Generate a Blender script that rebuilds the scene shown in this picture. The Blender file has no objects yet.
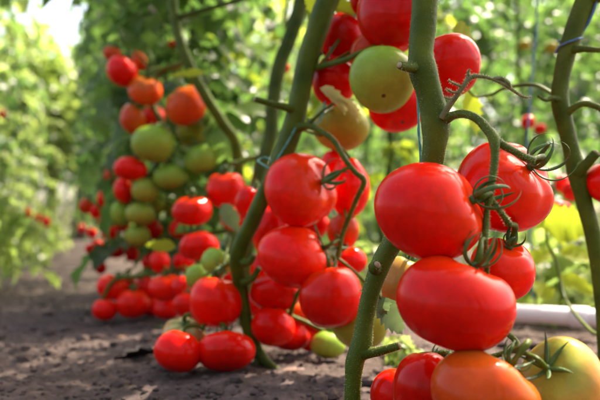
import bpy, math, random
import numpy as np
from mathutils import Vector, noise, Quaternion, Matrix

rng = random.Random(11)
S = bpy.context.scene
COL = S.collection
F = 724.0; CH = 0.18; PITCH = math.radians(2.2)
UPV = Vector((0, -math.sin(PITCH), math.cos(PITCH))); FWD = Vector((0, math.cos(PITCH), math.sin(PITCH)))

def P(px, py, d):
    return Vector((0, 0, CH)) + Vector(((px-300)/F*d, 0, 0)) + UPV*((200-py)/F*d) + FWD*d

# ------------------------------------------------------------------ linking
def tag(o, label=None, cat=None, group=None, kind=None):
    if label: o['label'] = label
    if cat: o['category'] = cat
    if group: o['group'] = group
    if kind: o['kind'] = kind
    return o

def empty(name, loc):
    o = bpy.data.objects.new(name, None); COL.objects.link(o)
    o.location = loc; o.empty_display_size = 0.02
    bpy_world[o.name] = Vector(loc)
    return o
bpy_world = {}

def mesh_obj(name, V, Fc, mats, parent=None, midx=None, smooth=True, attr=None, loc=None):
    V = np.asarray(V, dtype=float)
    if loc is None:
        loc = Vector(((V[:,0].min()+V[:,0].max())/2, (V[:,1].min()+V[:,1].max())/2, V[:,2].min()))
    V = V - np.array(loc)
    me = bpy.data.meshes.new(name)
    me.from_pydata(V.tolist(), [], [tuple(f) for f in Fc])
    if not isinstance(mats, (list, tuple)): mats = [mats]
    for m in mats: me.materials.append(m)
    if midx is not None: me.polygons.foreach_set('material_index', midx)
    if smooth: me.polygons.foreach_set('use_smooth', [True]*len(me.polygons))
    if attr is not None:
        a = me.attributes.new('pole', 'FLOAT', 'POINT'); a.data.foreach_set('value', attr)
    me.update()
    o = bpy.data.objects.new(name, me); COL.objects.link(o)
    if parent is not None:
        o.parent = parent; o.location = Vector(loc) - bpy_world[parent.name]
    else:
        o.location = loc
    bpy_world[o.name] = Vector(loc)
    return o

# ------------------------------------------------------------------ materials
def newmat(name):
    m = bpy.data.materials.new(name); m.use_nodes = True
    nt = m.node_tree; nt.nodes.clear()
    return m, nt
def N(nt, t, **kw):
    n = nt.nodes.new(t)
    for k, v in kw.items():
        if k in n.inputs: n.inputs[k].default_value = v
        else: setattr(n, k, v)
    return n
def ramp(nt, stops):
    r = nt.nodes.new('ShaderNodeValToRGB'); e = r.color_ramp.elements
    while len(e) < len(stops): e.new(0.5)
    for i, (p, c) in enumerate(stops):
        e[i].position = p; e[i].color = c if len(c) == 4 else (*c, 1)
    return r

def fruit_mat(name, top, mid, bot, rough=.16, mottled=.35, sss=.12):
    m, nt = newmat(name); L = nt.links.new
    out = N(nt, 'ShaderNodeOutputMaterial'); bs = N(nt, 'ShaderNodeBsdfPrincipled')
    tc = N(nt, 'ShaderNodeTexCoord'); at = N(nt, 'ShaderNodeAttribute'); at.attribute_name = 'pole'
    oi = N(nt, 'ShaderNodeObjectInfo')
    off = N(nt, 'ShaderNodeVectorMath', operation='ADD'); L(tc.outputs['Object'], off.inputs[0]); L(oi.outputs['Location'], off.inputs[1])
    n1 = N(nt, 'ShaderNodeTexNoise', Scale=22., Detail=3.); L(off.outputs[0], n1.inputs['Vector'])
    sh = N(nt, 'ShaderNodeMath', operation='MULTIPLY_ADD'); L(n1.outputs['Fac'], sh.inputs[0]); sh.inputs[1].default_value = mottled; sh.inputs[2].default_value = -mottled/2
    ad = N(nt, 'ShaderNodeMath', operation='ADD'); L(at.outputs['Fac'], ad.inputs[0]); L(sh.outputs[0], ad.inputs[1])
    r = ramp(nt, [(0.0, top), (.12, top), (.42, mid), (1., bot)]); L(ad.outputs[0], r.inputs[0])
    # fine pale lenticels and meridian streaks of the skin
    n2 = N(nt, 'ShaderNodeTexNoise', Scale=420., Detail=2.); L(off.outputs[0], n2.inputs['Vector'])
    r2 = ramp(nt, [(.62, (0,0,0)), (.74, (1,1,1))]); L(n2.outputs['Fac'], r2.inputs[0])
    mx = N(nt, 'ShaderNodeMix', data_type='RGBA'); mx.inputs['B'].default_value = (min(1,mid[0]*1.3+.05), mid[1]*1.6+.04, mid[2]+.02, 1)
    ml = N(nt, 'ShaderNodeMath', operation='MULTIPLY'); L(r2.outputs[0], ml.inputs[0]); ml.inputs[1].default_value = .34
    L(ml.outputs[0], mx.inputs['Factor']); L(r.outputs[0], mx.inputs['A'])
    # per-fruit value shift
    hv = N(nt, 'ShaderNodeHueSaturation'); mr = N(nt, 'ShaderNodeMapRange'); L(oi.outputs['Random'], mr.inputs['Value'])
    mr.inputs['To Min'].default_value = .82; mr.inputs['To Max'].default_value = 1.12
    n5 = N(nt, 'ShaderNodeTexNoise', Scale=75., Detail=6., Roughness=.7); L(off.outputs[0], n5.inputs['Vector'])
    r5 = ramp(nt, [(.3, (.80,.80,.80)), (.7, (1.12,1.12,1.12))]); L(n5.outputs['Fac'], r5.inputs[0])
    gt = N(nt, 'ShaderNodeMath', operation='GREATER_THAN'); L(at.outputs['Fac'], gt.inputs[0]); gt.inputs[1].default_value = .982
    m5 = N(nt, 'ShaderNodeMix', data_type='RGBA', blend_type='MULTIPLY'); m5.inputs['Factor'].default_value = 1; L(mx.outputs['Result'], m5.inputs['A']); L(r5.outputs[0], m5.inputs['B'])
    m6 = N(nt, 'ShaderNodeMix', data_type='RGBA'); L(gt.outputs[0], m6.inputs['Factor']); L(m5.outputs['Result'], m6.inputs['A']); m6.inputs['B'].default_value = (.09,.045,.02,1)
    L(mr.outputs[0], hv.inputs['Value']); L(m6.outputs['Result'], hv.inputs['Color']); L(hv.outputs[0], bs.inputs['Base Color'])
    # roughness with dusty patches
    n3 = N(nt, 'ShaderNodeTexNoise', Scale=55., Detail=5.); L(off.outputs[0], n3.inputs['Vector'])
    mr2 = N(nt, 'ShaderNodeMapRange'); L(n3.outputs['Fac'], mr2.inputs['Value']); mr2.inputs['From Min'].default_value=.3; mr2.inputs['From Max'].default_value=.7
    mr2.inputs['To Min'].default_value = rough*.8; mr2.inputs['To Max'].default_value = rough*1.4; L(mr2.outputs[0], bs.inputs['Roughness'])
    b1 = N(nt, 'ShaderNodeBump', Strength=.22, Distance=.004); L(n1.outputs['Fac'], b1.inputs['Height'])
    b2 = N(nt, 'ShaderNodeBump', Strength=.06, Distance=.0006); L(n2.outputs['Fac'], b2.inputs['Height']); L(b1.outputs[0], b2.inputs['Normal'])
    L(b2.outputs[0], bs.inputs['Normal'])
    bs.inputs['Subsurface Weight'].default_value = sss; bs.inputs['Subsurface Radius'].default_value = (1,.25,.12); bs.inputs['Subsurface Scale'].default_value = .006
    bs.inputs['IOR'].default_value = 1.45; bs.inputs['Specular IOR Level'].default_value = .17
    L(bs.outputs[0], out.inputs[0])
    return m
RED = (.86,.008,.003)
FM = {
 'red':    fruit_mat('tomato_red', (.86,.04,.004), RED, (.82,.006,.003)),
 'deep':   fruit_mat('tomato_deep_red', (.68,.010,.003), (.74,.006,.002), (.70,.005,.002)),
 'orange': fruit_mat('tomato_orange', (.52,.15,.018), (.68,.075,.006), (.68,.035,.004), mottled=.7),
 'orange_red': fruit_mat('tomato_orange_red', (.45,.12,.012), (.62,.07,.008), (.68,.035,.006), mottled=.6),
 'turning':fruit_mat('tomato_turning', (.29,.31,.05), (.50,.235,.045), (.70,.15,.03), mottled=.9),
 'green':  fruit_mat('tomato_green', (.15,.29,.018), (.22,.35,.035), (.34,.32,.04), mottled=.6, rough=.26),
 'olive':  fruit_mat('tomato_olive', (.22,.31,.03), (.29,.34,.04), (.42,.27,.03), mottled=.9, rough=.26),
 'shoulder':fruit_mat('tomato_pale_shoulder', (.35,.33,.12), (.52,.20,.05), (.55,.02,.006), mottled=.5),
}

def plant_mat(name, a, b, rough=.5, scale=60., trans=None, bump=.3, spec=.4, hue=.0):
    """leaf / stem material; trans = colour of light coming through."""
    m, nt = newmat(name); L = nt.links.new
    out = N(nt, 'ShaderNodeOutputMaterial'); bs = N(nt, 'ShaderNodeBsdfPrincipled')
    ge = N(nt, 'ShaderNodeNewGeometry'); oi = N(nt, 'ShaderNodeObjectInfo'); tc = N(nt, 'ShaderNodeTexCoord')
    n1 = N(nt, 'ShaderNodeTexNoise', Scale=scale, Detail=4.); L(tc.outputs['Object'], n1.inputs['Vector'])
    r = ramp(nt, [(.3, a), (.7, b)]); L(n1.outputs['Fac'], r.inputs[0])
    hv = N(nt, 'ShaderNodeHueSaturation'); L(r.outputs[0], hv.inputs['Color'])
    if trans:
        mr = N(nt, 'ShaderNodeMapRange'); L(ge.outputs['Random Per Island'], mr.inputs['Value']); mr.inputs['To Min'].default_value=.6; mr.inputs['To Max'].default_value=1.5
        L(mr.outputs[0], hv.inputs['Value'])
        mh = N(nt, 'ShaderNodeMapRange'); L(ge.outputs['Random Per Island'], mh.inputs['Value']); mh.inputs['To Min'].default_value=.51+hue; mh.inputs['To Max'].default_value=.475+hue
        L(mh.outputs[0], hv.inputs['Hue'])
    L(hv.outputs[0], bs.inputs['Base Color']); bs.inputs['Roughness'].default_value = rough
    bs.inputs['Specular IOR Level'].default_value = spec
    bp = N(nt, 'ShaderNodeBump', Strength=bump, Distance=.002)
    n2 = N(nt, 'ShaderNodeTexNoise', Scale=scale*5, Detail=3.); L(tc.outputs['Object'], n2.inputs['Vector']); L(n2.outputs['Fac'], bp.inputs['Height']); L(bp.outputs[0], bs.inputs['Normal'])
    if trans:
        tr = N(nt, 'ShaderNodeBsdfTranslucent'); hv2 = N(nt, 'ShaderNodeHueSaturation'); hv2.inputs['Color'].default_value = (*trans,1)
        L(mr.outputs[0], hv2.inputs['Value']); L(mh.outputs[0], hv2.inputs['Hue']); L(hv2.outputs[0], tr.inputs['Color'])
        ms = N(nt, 'ShaderNodeMixShader'); ms.inputs[0].default_value = .48; L(bs.outputs[0], ms.inputs[1]); L(tr.outputs[0], ms.inputs[2]); L(ms.outputs[0], out.inputs[0])
    else:
        L(bs.outputs[0], out.inputs[0])
    return m
M_STEM = plant_mat('stem_green', (.040,.066,.004), (.095,.122,.009), rough=.5, scale=38., bump=.35, spec=.15)
M_STEM2 = plant_mat('stem_brownish', (.03,.055,.006), (.07,.095,.014), rough=.6, scale=40., bump=.5, spec=.15)
M_HAIR = plant_mat('stem_hair', (.22,.26,.12), (.36,.4,.2), rough=.7, spec=.1, trans=(.7,.74,.5))
M_CALYX = plant_mat('calyx_green', (.035,.085,.012), (.08,.15,.025), rough=.5, scale=120., bump=.3)
M_SCAR = plant_mat('cut_scar', (.30,.22,.12), (.48,.36,.22), rough=.8, scale=300.)
M_DRY = plant_mat('dry_twig', (.10,.12,.04), (.24,.24,.11), rough=.8, scale=200.)
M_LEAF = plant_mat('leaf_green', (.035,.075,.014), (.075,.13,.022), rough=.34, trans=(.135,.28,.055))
M_LEAF_LIT = plant_mat('leaf_sunlit_green', (.13,.19,.035), (.23,.28,.06), rough=.3, trans=(.40,.58,.13))  # lit copy of the leaf green, sunlight put into its colour
M_YEL_LIT = plant_mat('leaf_sunlit_yellow', (.14,.19,.012), (.22,.27,.018), rough=.6, spec=.12, trans=(.44,.58,.045))  # yellow leaves, with bright sun also put into the colour
M_LEAFG = plant_mat('leaf_grey_green', (.07,.11,.07), (.13,.18,.12), rough=.5, trans=(.12,.2,.07))
M_LEAFP = plant_mat('leaf_pale', (.35,.36,.12), (.5,.48,.2), rough=.6, trans=(.6,.6,.2))
M_STRT = plant_mat('twine_teal', (.04,.22,.17), (.1,.34,.28), rough=.5, scale=300.)
M_STRB = plant_mat('twine_blue', (.05,.13,.26), (.12,.24,.4), rough=.5, scale=300.)
M_PIPE = plant_mat('pipe_white', (.78,.68,.68), (.85,.78,.78), rough=.4, scale=20., bump=.1)
M_DRYLEAF = plant_mat('dry_leaf', (.28,.17,.13), (.45,.33,.28), rough=.8, scale=80., trans=(.3,.2,.12))
M_BARK = plant_mat('bark', (.06,.045,.03), (.12,.09,.06), rough=.9, scale=8.)

def soil_mat(name, k=1.0):
    m, nt = newmat(name); L = nt.links.new
    out = N(nt, 'ShaderNodeOutputMaterial'); bs = N(nt, 'ShaderNodeBsdfPrincipled', Roughness=.92)
    tc = N(nt, 'ShaderNodeTexCoord')
    n1 = N(nt, 'ShaderNodeTexNoise', Scale=38., Detail=8., Roughness=.7); L(tc.outputs['Object'], n1.inputs['Vector'])
    n2 = N(nt, 'ShaderNodeTexNoise', Scale=2.2, Detail=4.); L(tc.outputs['Object'], n2.inputs['Vector'])
    r = ramp(nt, [(.3, (.036*k,.025*k,.020*k)), (.5, (.088*k,.062*k,.052*k)), (.7, (.17*k,.124*k,.108*k))]); L(n1.outputs['Fac'], r.inputs[0])
    r2 = ramp(nt, [(.35, (.7,.68,.66)), (.65, (1.2,1.17,1.17))]); L(n2.outputs['Fac'], r2.inputs[0])
    mx = N(nt, 'ShaderNodeMix', data_type='RGBA', blend_type='MULTIPLY'); mx.inputs['Factor'].default_value = 1
    L(r.outputs[0], mx.inputs['A']); L(r2.outputs[0], mx.inputs['B']); L(mx.outputs['Result'], bs.inputs['Base Color'])
    n3 = N(nt, 'ShaderNodeTexNoise', Scale=160., Detail=6., Roughness=.75); L(tc.outputs['Object'], n3.inputs['Vector'])
    n4 = N(nt, 'ShaderNodeTexVoronoi', Scale=110.); L(tc.outputs['Object'], n4.inputs['Vector'])
    b1 = N(nt, 'ShaderNodeBump', Strength=.8, Distance=.004); L(n3.outputs['Fac'], b1.inputs['Height'])
    b2 = N(nt, 'ShaderNodeBump', Strength=.25, Distance=.003); L(n4.outputs['Distance'], b2.inputs['Height']); L(b1.outputs[0], b2.inputs['Normal'])
    L(b2.outputs[0], bs.inputs['Normal']); bs.inputs['Specular IOR Level'].default_value = .25
    L(bs.outputs[0], out.inputs[0]); return m
M_SOIL = soil_mat('soil'); M_CLOD = soil_mat('clod_soil', 1.15)

# ------------------------------------------------------------------ geometry helpers
def smooth_path(pts, rad, n=6):
    """Catmull-Rom through points and radii."""
    P_ = [Vector(p) for p in pts]; R_ = list(rad); out = []; ro = []
    m = len(P_)
    for i in range(m-1):
        p0 = P_[max(i-1,0)]; p1 = P_[i]; p2 = P_[i+1]; p3 = P_[min(i+2,m-1)]
        for k in range(n):
            t = k/n
            out.append(0.5*((2*p1)+(p2-p0)*t+(2*p0-5*p1+4*p2-p3)*t*t+(3*p1-p0-3*p2+p3)*t**3))
            ro.append(R_[i]+(R_[i+1]-R_[i])*(t*t*(3-2*t)))
    out.append(P_[-1]); ro.append(R_[-1])
    return out, ro

def sweep(pts, rad, seg=8, flat=1.0, nrm=None, bumpy=0.0, seed=0, close=True):
    """Tube along pts with an elliptical section; flat<1 thins it along the frame normal."""
    V = []; Fc = []
    m = len(pts)
    t0 = (pts[1]-pts[0]).normalized()
    n_ = Vector(nrm) if nrm is not None else (Vector((0,0,1)) if abs(t0.z) < .9 else Vector((1,0,0)))
    n_ = (n_-t0*n_.dot(t0)).normalized()
    for i in range(m):
        t = (pts[min(i+1,m-1)]-pts[max(i-1,0)])
        t = t.normalized() if t.length > 1e-9 else t0
        n_ = n_-t*n_.dot(t); n_ = n_.normalized() if n_.length > 1e-6 else t.orthogonal().normalized()
        b = t.cross(n_)
        for k in range(seg):
            a = 2*math.pi*k/seg; r = rad[i]
            if bumpy:
                q = pts[i]*40+Vector((math.cos(a),math.sin(a),seed))*.8
                r *= 1+bumpy*noise.noise(q)+bumpy*.35*math.cos(5*a+seed)
            V.append(pts[i]+b*(math.cos(a)*r)+n_*(math.sin(a)*r*flat))
    for i in range(m-1):
        for k in range(seg):
            k2 = (k+1) % seg
            Fc.append((i*seg+k, i*seg+k2, (i+1)*seg+k2, (i+1)*seg+k))
    if close:
        V.append(pts[0]-t0*rad[0]*.3); V.append(pts[-1]+(pts[-1]-pts[-2]).normalized()*rad[-1]*.3)
        a_, b_ = len(V)-2, len(V)-1
        for k in range(seg):
            k2 = (k+1) % seg
            Fc.append((a_, k2, k)); Fc.append((b_, (m-1)*seg+k, (m-1)*seg+k2))
    return V, Fc

class Bag:
    def __init__(s): s.V = []; s.F = []; s.M = []
    def add(s, V, Fc, mi=0):
        o = len(s.V); s.V += [tuple(v) for v in V]; s.F += [tuple(i+o for i in f) for f in Fc]; s.M += [mi]*len(Fc)
    def build(s, name, mats, parent=None, **k):
        return mesh_obj(name, s.V, s.F, mats, parent, midx=s.M, **k)

def hairs(bag, pts, rad, n, L=.0026, w=.00013, mi=1, smin=0):
    """fine trichomes standing out of a stem"""
    m = len(pts)
    for _ in range(n):
        i = rng.randint(smin, m-2); t = rng.random()
        p = pts[i].lerp(pts[i+1], t); r = rad[i]*(1-t)+rad[i+1]*t
        d = (pts[i+1]-pts[i]).normalized(); u = d.orthogonal().normalized(); u = Quaternion(d, rng.random()*6.283) @ u
        l = L*rng.uniform(.5, 1.25); base = p+u*r*.95; tip = base+u*l+d*l*rng.uniform(-.35,.35)
        s = d*w; s2 = d.cross(u)*w
        bag.add([base-s, base+s, tip, base-s2, base+s2], [(0,1,2),(3,4,2)], mi)

def leaflet(base, dirv, nrm, L, W, fold=.25, droop=.3, lob=3, seed=0, nseg=9):
    """one toothed leaflet, folded along its midrib and drooping"""
    r_ = random.Random(seed); d = Vector(dirv).normalized(); n_ = Vector(nrm); n_ = (n_-d*n_.dot(d)).normalized(); s = d.cross(n_)
    mid = []; V = []; Fc = []
    tw = r_.uniform(-.5,.5); p = Vector(base); cur = d.copy(); ax = s
    lv = []; rv = []
    for i in range(nseg+1):
        t = i/nseg
        w = W*.5*(math.sin(math.pi*min(1,t**.75)))**.8*(1-.25*t) if 0 < t < 1 else 0
        tooth = 1+(.28 if i % 2 else -.18)*(1 if 0 < t < 1 else 0)*min(1,lob/3)
        side = Quaternion(d, tw*t) @ s
        nn = side.cross(cur).normalized()
        wl = w*tooth*r_.uniform(.88,1.1); wr = w*tooth*r_.uniform(.88,1.1)
        back = d*(-.06*L if i % 2 else .03*L)*min(1,lob/3)
        mid.append(p.copy()); lv.append(p-side*wl+nn*wl*fold-back+nn*W*.06*r_.uniform(-1,1)); rv.append(p+side*wr+nn*wr*fold-back+nn*W*.06*r_.uniform(-1,1))
        p = p+cur*(L/nseg); cur = (Quaternion(ax, -droop*1.6/nseg*(1+.5*t)) @ cur)
    V = [Vector(base)]+mid[1:nseg]+[mid[nseg]]+lv[1:nseg]+rv[1:nseg]
    m = nseg
    l = lambda i: (m+i); r = lambda i: (m+(m-1)+i)   # i in 1..m-1
    for i in range(m):
        if i == 0: Fc += [(0,1,l(1)),(0,r(1),1)]
        elif i == m-1: Fc += [(i,m,l(i)),(i,r(i),m)]
        else: Fc += [(i,i+1,l(i+1),l(i)),(i,r(i),r(i+1),i+1)]
    return V, Fc

def compound_leaf(bag, base, dirv, L, nl=7, mi_leaf=0, mi_st=1, W=None, droop=1.0, seed=0, nseg=7, st_r=.0016):
    r_ = random.Random(seed); d = Vector(dirv).normalized()
    pts = [Vector(base)]; cur = d.copy(); side = d.cross(Vector((0,0,1)))
    side = side.normalized() if side.length > .05 else Vector((1,0,0))
    K = 7
    for i in range(K):
        pts.append(pts[-1]+cur*L/K); cur = Quaternion(side, -droop*.17*(1+i*.12)) @ cur
    V, Fc = sweep(pts, [st_r*(1-.6*i/K) for i in range(K+1)], 4); bag.add(V, Fc, mi_st)
    up = Vector((0,0,1)); lw = W or L*.22
    def put(p, dv, s):
        nn = up+Vector((r_.uniform(-.7,.7), r_.uniform(-.7,.7), r_.uniform(-.2,.2)))
        V, Fc = leaflet(p, dv+Vector((0,0,-.25)), nn, lw*1.7*s, lw*s, fold=r_.uniform(.1,.5), droop=r_.uniform(.2,1.1), seed=r_.random(), nseg=nseg)
        bag.add(V, Fc, mi_leaf)
    for j in range((nl-1)//2):
        t = .28+.62*j/max(1,(nl-1)//2-1+.3); i = min(K-1,int(t*K)); p = pts[i].lerp(pts[i+1], t*K-i); dd = (pts[i+1]-pts[i]).normalized()
        for sg in (-1,1):
            put(p, dd*.45+side*sg+Vector((r_.uniform(-.2,.2),)*3), r_.uniform(.65,1.05))
    put(pts[-1], (pts[-1]-pts[-2]).normalized(), 1.15)

# ------------------------------------------------------------------ tomato fruit
def fruit_arrays(seed, nu, nv, lobes=5, rib=.05, flat=.85, dimple=.16):
    r_ = np.random.RandomState(seed)
    ph0 = r_.rand()*6.28; n2 = lobes+r_.randint(0,2)
    th = np.linspace(0, np.pi, nv)[1:-1]; ph = np.linspace(0, 2*np.pi, nu, endpoint=False)
    T, H = np.meshgrid(th, ph, indexing='ij')
    wt = np.exp(-((T-.55)/.75)**2)
    ribs = rib*(np.cos(lobes*H+ph0)-.5*np.abs(np.cos(n2*.5*H+ph0*2)))*wt
    e = .022*np.cos(H+r_.rand()*6)*np.sin(T)+.03*np.cos(2*H+r_.rand()*6)*np.sin(T)**2+.02*np.cos(3*H+r_.rand()*6)*np.sin(T)**2
    R = np.sin(T)**.92*(1+ribs+e)
    tilt = .05*np.cos(H+r_.rand()*6)*np.sin(T)
    Z = flat*(np.sign(np.cos(T))*np.abs(np.cos(T))**.97)*(1+tilt) - dimple*np.exp(-(T/.42)**2) + .035*np.exp(-((np.pi-T)/.3)**2) + ribs*.5*np.exp(-((T-.5)/.4)**2)
    V = np.stack([R*np.cos(H), R*np.sin(H), Z], -1).reshape(-1,3)
    zt = flat-dimple*1.05; zb = -flat+.035
    V = np.vstack([V, [[0,0,zt],[0,0,zb]]])
    pole = np.concatenate([(T/np.pi).reshape(-1), [0,1]])
    Fc = []; nr = len(th)
    for i in range(nr-1):
        for k in range(nu):
            k2 = (k+1) % nu
            Fc.append((i*nu+k, (i+1)*nu+k, (i+1)*nu+k2, i*nu+k2))
    a = nr*nu; b = a+1
    for k in range(nu):
        k2 = (k+1) % nu
        Fc.append((a, k, k2)); Fc.append((b, (nr-1)*nu+k2, (nr-1)*nu+k))
    return V, Fc, pole, a

def sepal(p0, axis, t, L, w, phi0, curl, sidew, n=16):
    pts = []; p = p0.copy(); s = axis.cross(t)
    for i in range(n+1):
        u = i/n; pts.append(p.copy())
        ang = phi0+curl*u**1.1
        dv = t*math.cos(ang)+axis*math.sin(ang)+s*sidew*u
        p = p+dv.normalized()*(L/n)
    rad = [max(.00012, w*(.6+.85*math.sin(math.pi*min(1,.15+i/n*.85))**.9)*(1-(i/n)**2.2)+.0002) for i in range(n+1)]
    return pts, rad

used_labels = set()
TOM = []
def tomato(px, py, rx, ry, d, kind, label, axis=(.1,.6,.8), calyx=1, truss=None, group='tomatoes hanging in clusters', seed=None,
           lobes=5, rib=.05, flat=.84, curl=None, sepL=.026, ped=True, sepals=6):
    """axis: direction of the stem end as (right, up, away from camera)"""
    if seed is None: seed = int(px*7+py*13) % 9973
    r_ = random.Random(seed)
    assert label not in used_labels, label
    used_labels.add(label)
    near = d < .75; big = rx > 9
    V, Fc, pole, top = fruit_arrays(seed, 72 if near else (40 if big else 20), 44 if near else (26 if big else 12), lobes, rib, flat)
    a = Vector((1,0,0))*axis[0]+UPV*axis[1]+FWD*axis[2]; a.normalize()
    q = Vector((0,0,1)).rotation_difference(a) @ Quaternion((0,0,1), r_.random()*6.28)
    Rm = np.array(q.to_matrix()); V = V @ Rm.T
    lo = V.min(0); hi = V.max(0); c = (lo+hi)/2; h = (hi-lo)/2
    sx = rx*d/F; sz = ry*d/F; sy = (sx+sz)/2
    sc = np.array([sx/h[0], sy/h[1], sz/h[2]]); V = (V-c)*sc
    ctr = P(px, py, d); V = V+np.array(ctr)
    base = Vector((ctr.x, ctr.y, V[:,2].min()))
    pp = Vector(V[top]); R0 = (sx+sz)/2
    if not big:
        o = mesh_obj('tomato', V, Fc, FM[kind], attr=pole); tag(o, label, 'tomato', group)
        root = o
    else:
        root = empty('tomato', base); tag(root, label, 'tomato', group)
        mesh_obj('fruit_flesh', V, Fc, FM[kind], root, attr=pole)
    TOM.append((root, ctr, R0))
    if calyx and big:
        hub = Bag(); sp = []
        out = pp+a*(.003)
        Vh, Fh = sweep([pp-a*.002, pp+a*.0015, out, out+a*.003], [.0022,.0038,.0034,.0022], 10); hub.add(Vh, Fh)
        k = sepals if near else 5
        if isinstance(calyx, (int,float)) and calyx == 1:
            u = a.orthogonal().normalized()
            for i in range(k):
                t = Quaternion(a, 2*math.pi*i/k+r_.uniform(-.3,.3)) @ u
                cl = r_.uniform(1.2, 4.2) if curl is None else r_.uniform(*curl)
                pts, rad = sepal(out, a, t, sepL*r_.uniform(.8,1.25)*(R0/.036 if R0 < .036 else 1), .0015 if near else .0021, r_.uniform(-.1,.45), cl, r_.uniform(-.5,.5))
                sp.append(sweep(pts, rad, 6, flat=.35, nrm=a))
        if near:
            cx = hub.build('calyx', M_CALYX, root)
            for Vs, Fs in sp: mesh_obj('sepal', Vs, Fs, M_CALYX, cx)
        else:
            for Vs, Fs in sp: hub.add(Vs, Fs)
            hub.build('calyx', M_CALYX, root)
    if ped and truss is not None:
        # pedicel to the nearest point of its truss
        start = pp+a*.004
        tgt = min(truss, key=lambda p: (p-(pp+a*.02)).length)
        L = (tgt-start).length
        if L > .006:
            m1 = start+a*min(.02, L*.35); m2 = tgt.lerp(m1, .35)+Vector((r_.uniform(-1,1), r_.uniform(-1,1), r_.uniform(0,1)))*.003
            pts, rad = smooth_path([pp, start, m1, m2, tgt], [.0018,.002,.0026,.0019,.0021], 5)
            Vp, Fp = sweep(pts, rad, 8 if near else 6, bumpy=.12)
            pr = root
            mesh_obj('pedicel', Vp, Fp, M_STEM, pr)
    return root

# ------------------------------------------------------------------ stems with waypoints (px, py, depth, r_px)
def way(w): return [P(x,y,d) for x,y,d,r in w], [r*d/F for x,y,d,r in w]
def stem_mesh(name, w, parent, mat=M_STEM, nh=0, seg=18, n=8, bumpy=.07, extra=None, scar=False, hl=.0017):
    pts, rad = way(w)
    if extra: pts = [Vector(e[:3]) for e in extra]+pts; rad = [e[3] for e in extra]+rad
    pts, rad = smooth_path(pts, rad, n)
    b = Bag(); V, Fc = sweep(pts, rad, seg, bumpy=bumpy, seed=w[0][0]%7); b.add(V, Fc, 0)
    if nh: hairs(b, pts, rad, nh, L=hl)
    if scar:
        e = pts[-1]; t = (pts[-1]-pts[-2]).normalized(); V, Fc = sweep([e-t*.0005, e+t*rad[-1]*.32], [rad[-1]*.8, rad[-1]*.72], 10); b.add(V, Fc, 2)
    o = b.build(name, [mat, M_HAIR, M_SCAR], parent)
    return pts

def plant(label, base, group=None):
    o = empty('tomato_plant', base); tag(o, label, 'tomato plant', group or 'tomato plants in the near row'); return o

# --- plant A: the sharp foreground plant
A = plant('sharp hairy-stemmed tomato plant in the foreground whose thick stem runs behind the largest red tomatoes', P(350,445,.62))
topA = [(.16,.66,1.55,.006),(.13,.62,1.1,.009),(.10,.60,.72,.0115)]
wA = [(430,-90,.60,13.5),(427,-30,.60,13.5),(424,20,.60,12.8),(421,50,.60,12.4),(423,70,.60,14.2),(430,95,.60,12.8),(436,122,.60,14.5),(434,150,.60,11.4),(428,180,.605,11),
      (413,210,.61,10.5),(396,238,.62,10.5),(382,262,.62,10),(371,292,.62,8.8),(365,322,.62,8.8),(362,343,.62,10.5),(355,362,.62,9.5),(353,385,.62,8.2),(352,415,.62,8.5),(350,448,.62,10)]
stemA = stem_mesh('stem', wA, A, nh=6500, seg=26, n=9, extra=topA, bumpy=.05)
stem_mesh('shoot_stub', [(420,67,.597,7),(410,67,.590,5.2),(403,66,.586,4.4),(400,65,.584,4.0)], A, nh=250, scar=True, n=5)
stem_mesh('shoot_stub', [(362,353,.617,7),(376,352,.612,4.8),(388,349,.608,4.2),(399,346,.604,3.8)], A, nh=250, scar=True, n=5)
stem_mesh('shoot_stub', [(375,268,.612,7),(376,266,.602,5.2),(377,265,.600,4.8)], A, nh=40, scar=True, n=4)
trA = stem_mesh('fruit_truss', [(436,126,.598,6),(446,119,.592,5.2),(455,115,.582,4.2),(465,114,.572,4.2),(477,119,.563,4.3),(487,129,.556,4.8),(494,140,.550,5.6),(495,158,.546,4.0),(493,175,.543,3.8),
      (490,192,.541,4.3),(487,210,.539,3.2),(486,228,.536,3.4),(485,242,.533,3.0),(486,262,.55,2.6),(490,295,.578,2.6),(500,325,.583,2.6),(517,343,.565,3),(508,352,.560,2.6),(470,360,.57,2.2),(445,352,.60,2.0)], A, nh=1800, seg=12, n=6)
trA2 = stem_mesh('fruit_truss', [(493,138,.551,4.6),(503,145,.552,4.2),(514,151,.556,3.8),(524,157,.560,4.0),(533,161,.563,4.4)], A, nh=500, seg=12, n=6)
trA3 = stem_mesh('fruit_truss', [(488,196,.541,3.4),(496,206,.543,3.0),(503,215,.547,3.0),(509,224,.551,3.4)], A, nh=250, seg=10, n=5)
# dried leaf stalk reaching right from the stem
stem_mesh('leaf_stalk', [(442,118,.59,4),(449,106,.585,3.2),(456,97,.58,2.6),(463,87,.575,2.4),(470,78,.572,2.6),(480,76,.57,1.9),(492,79,.57,1.6),(504,84,.57,2.0),(514,91,.572,1.6),(524,97,.575,1.2),(531,97,.577,.8)], A, nh=700, seg=10, mat=M_DRY, n=6)
for w in ([(470,78,.572,1.8),(468,73,.571,1.5),(470,69,.570,.7)], [(463,87,.575,1.5),(455,84,.573,1.2),(448,80,.572,.6)], [(459,92,.577,1.4),(452,92,.574,1.2),(446,88,.573,.6)],
          [(492,79,.57,1.2),(500,78,.569,2.2),(508,82,.569,1.6),(511,87,.569,.5)], [(456,97,.58,1.4),(450,99,.577,1.1),(444,97,.576,.5)]):
    stem_mesh('leaf_stalk', w, A, nh=60, seg=6, mat=M_DRY, n=5)

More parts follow.
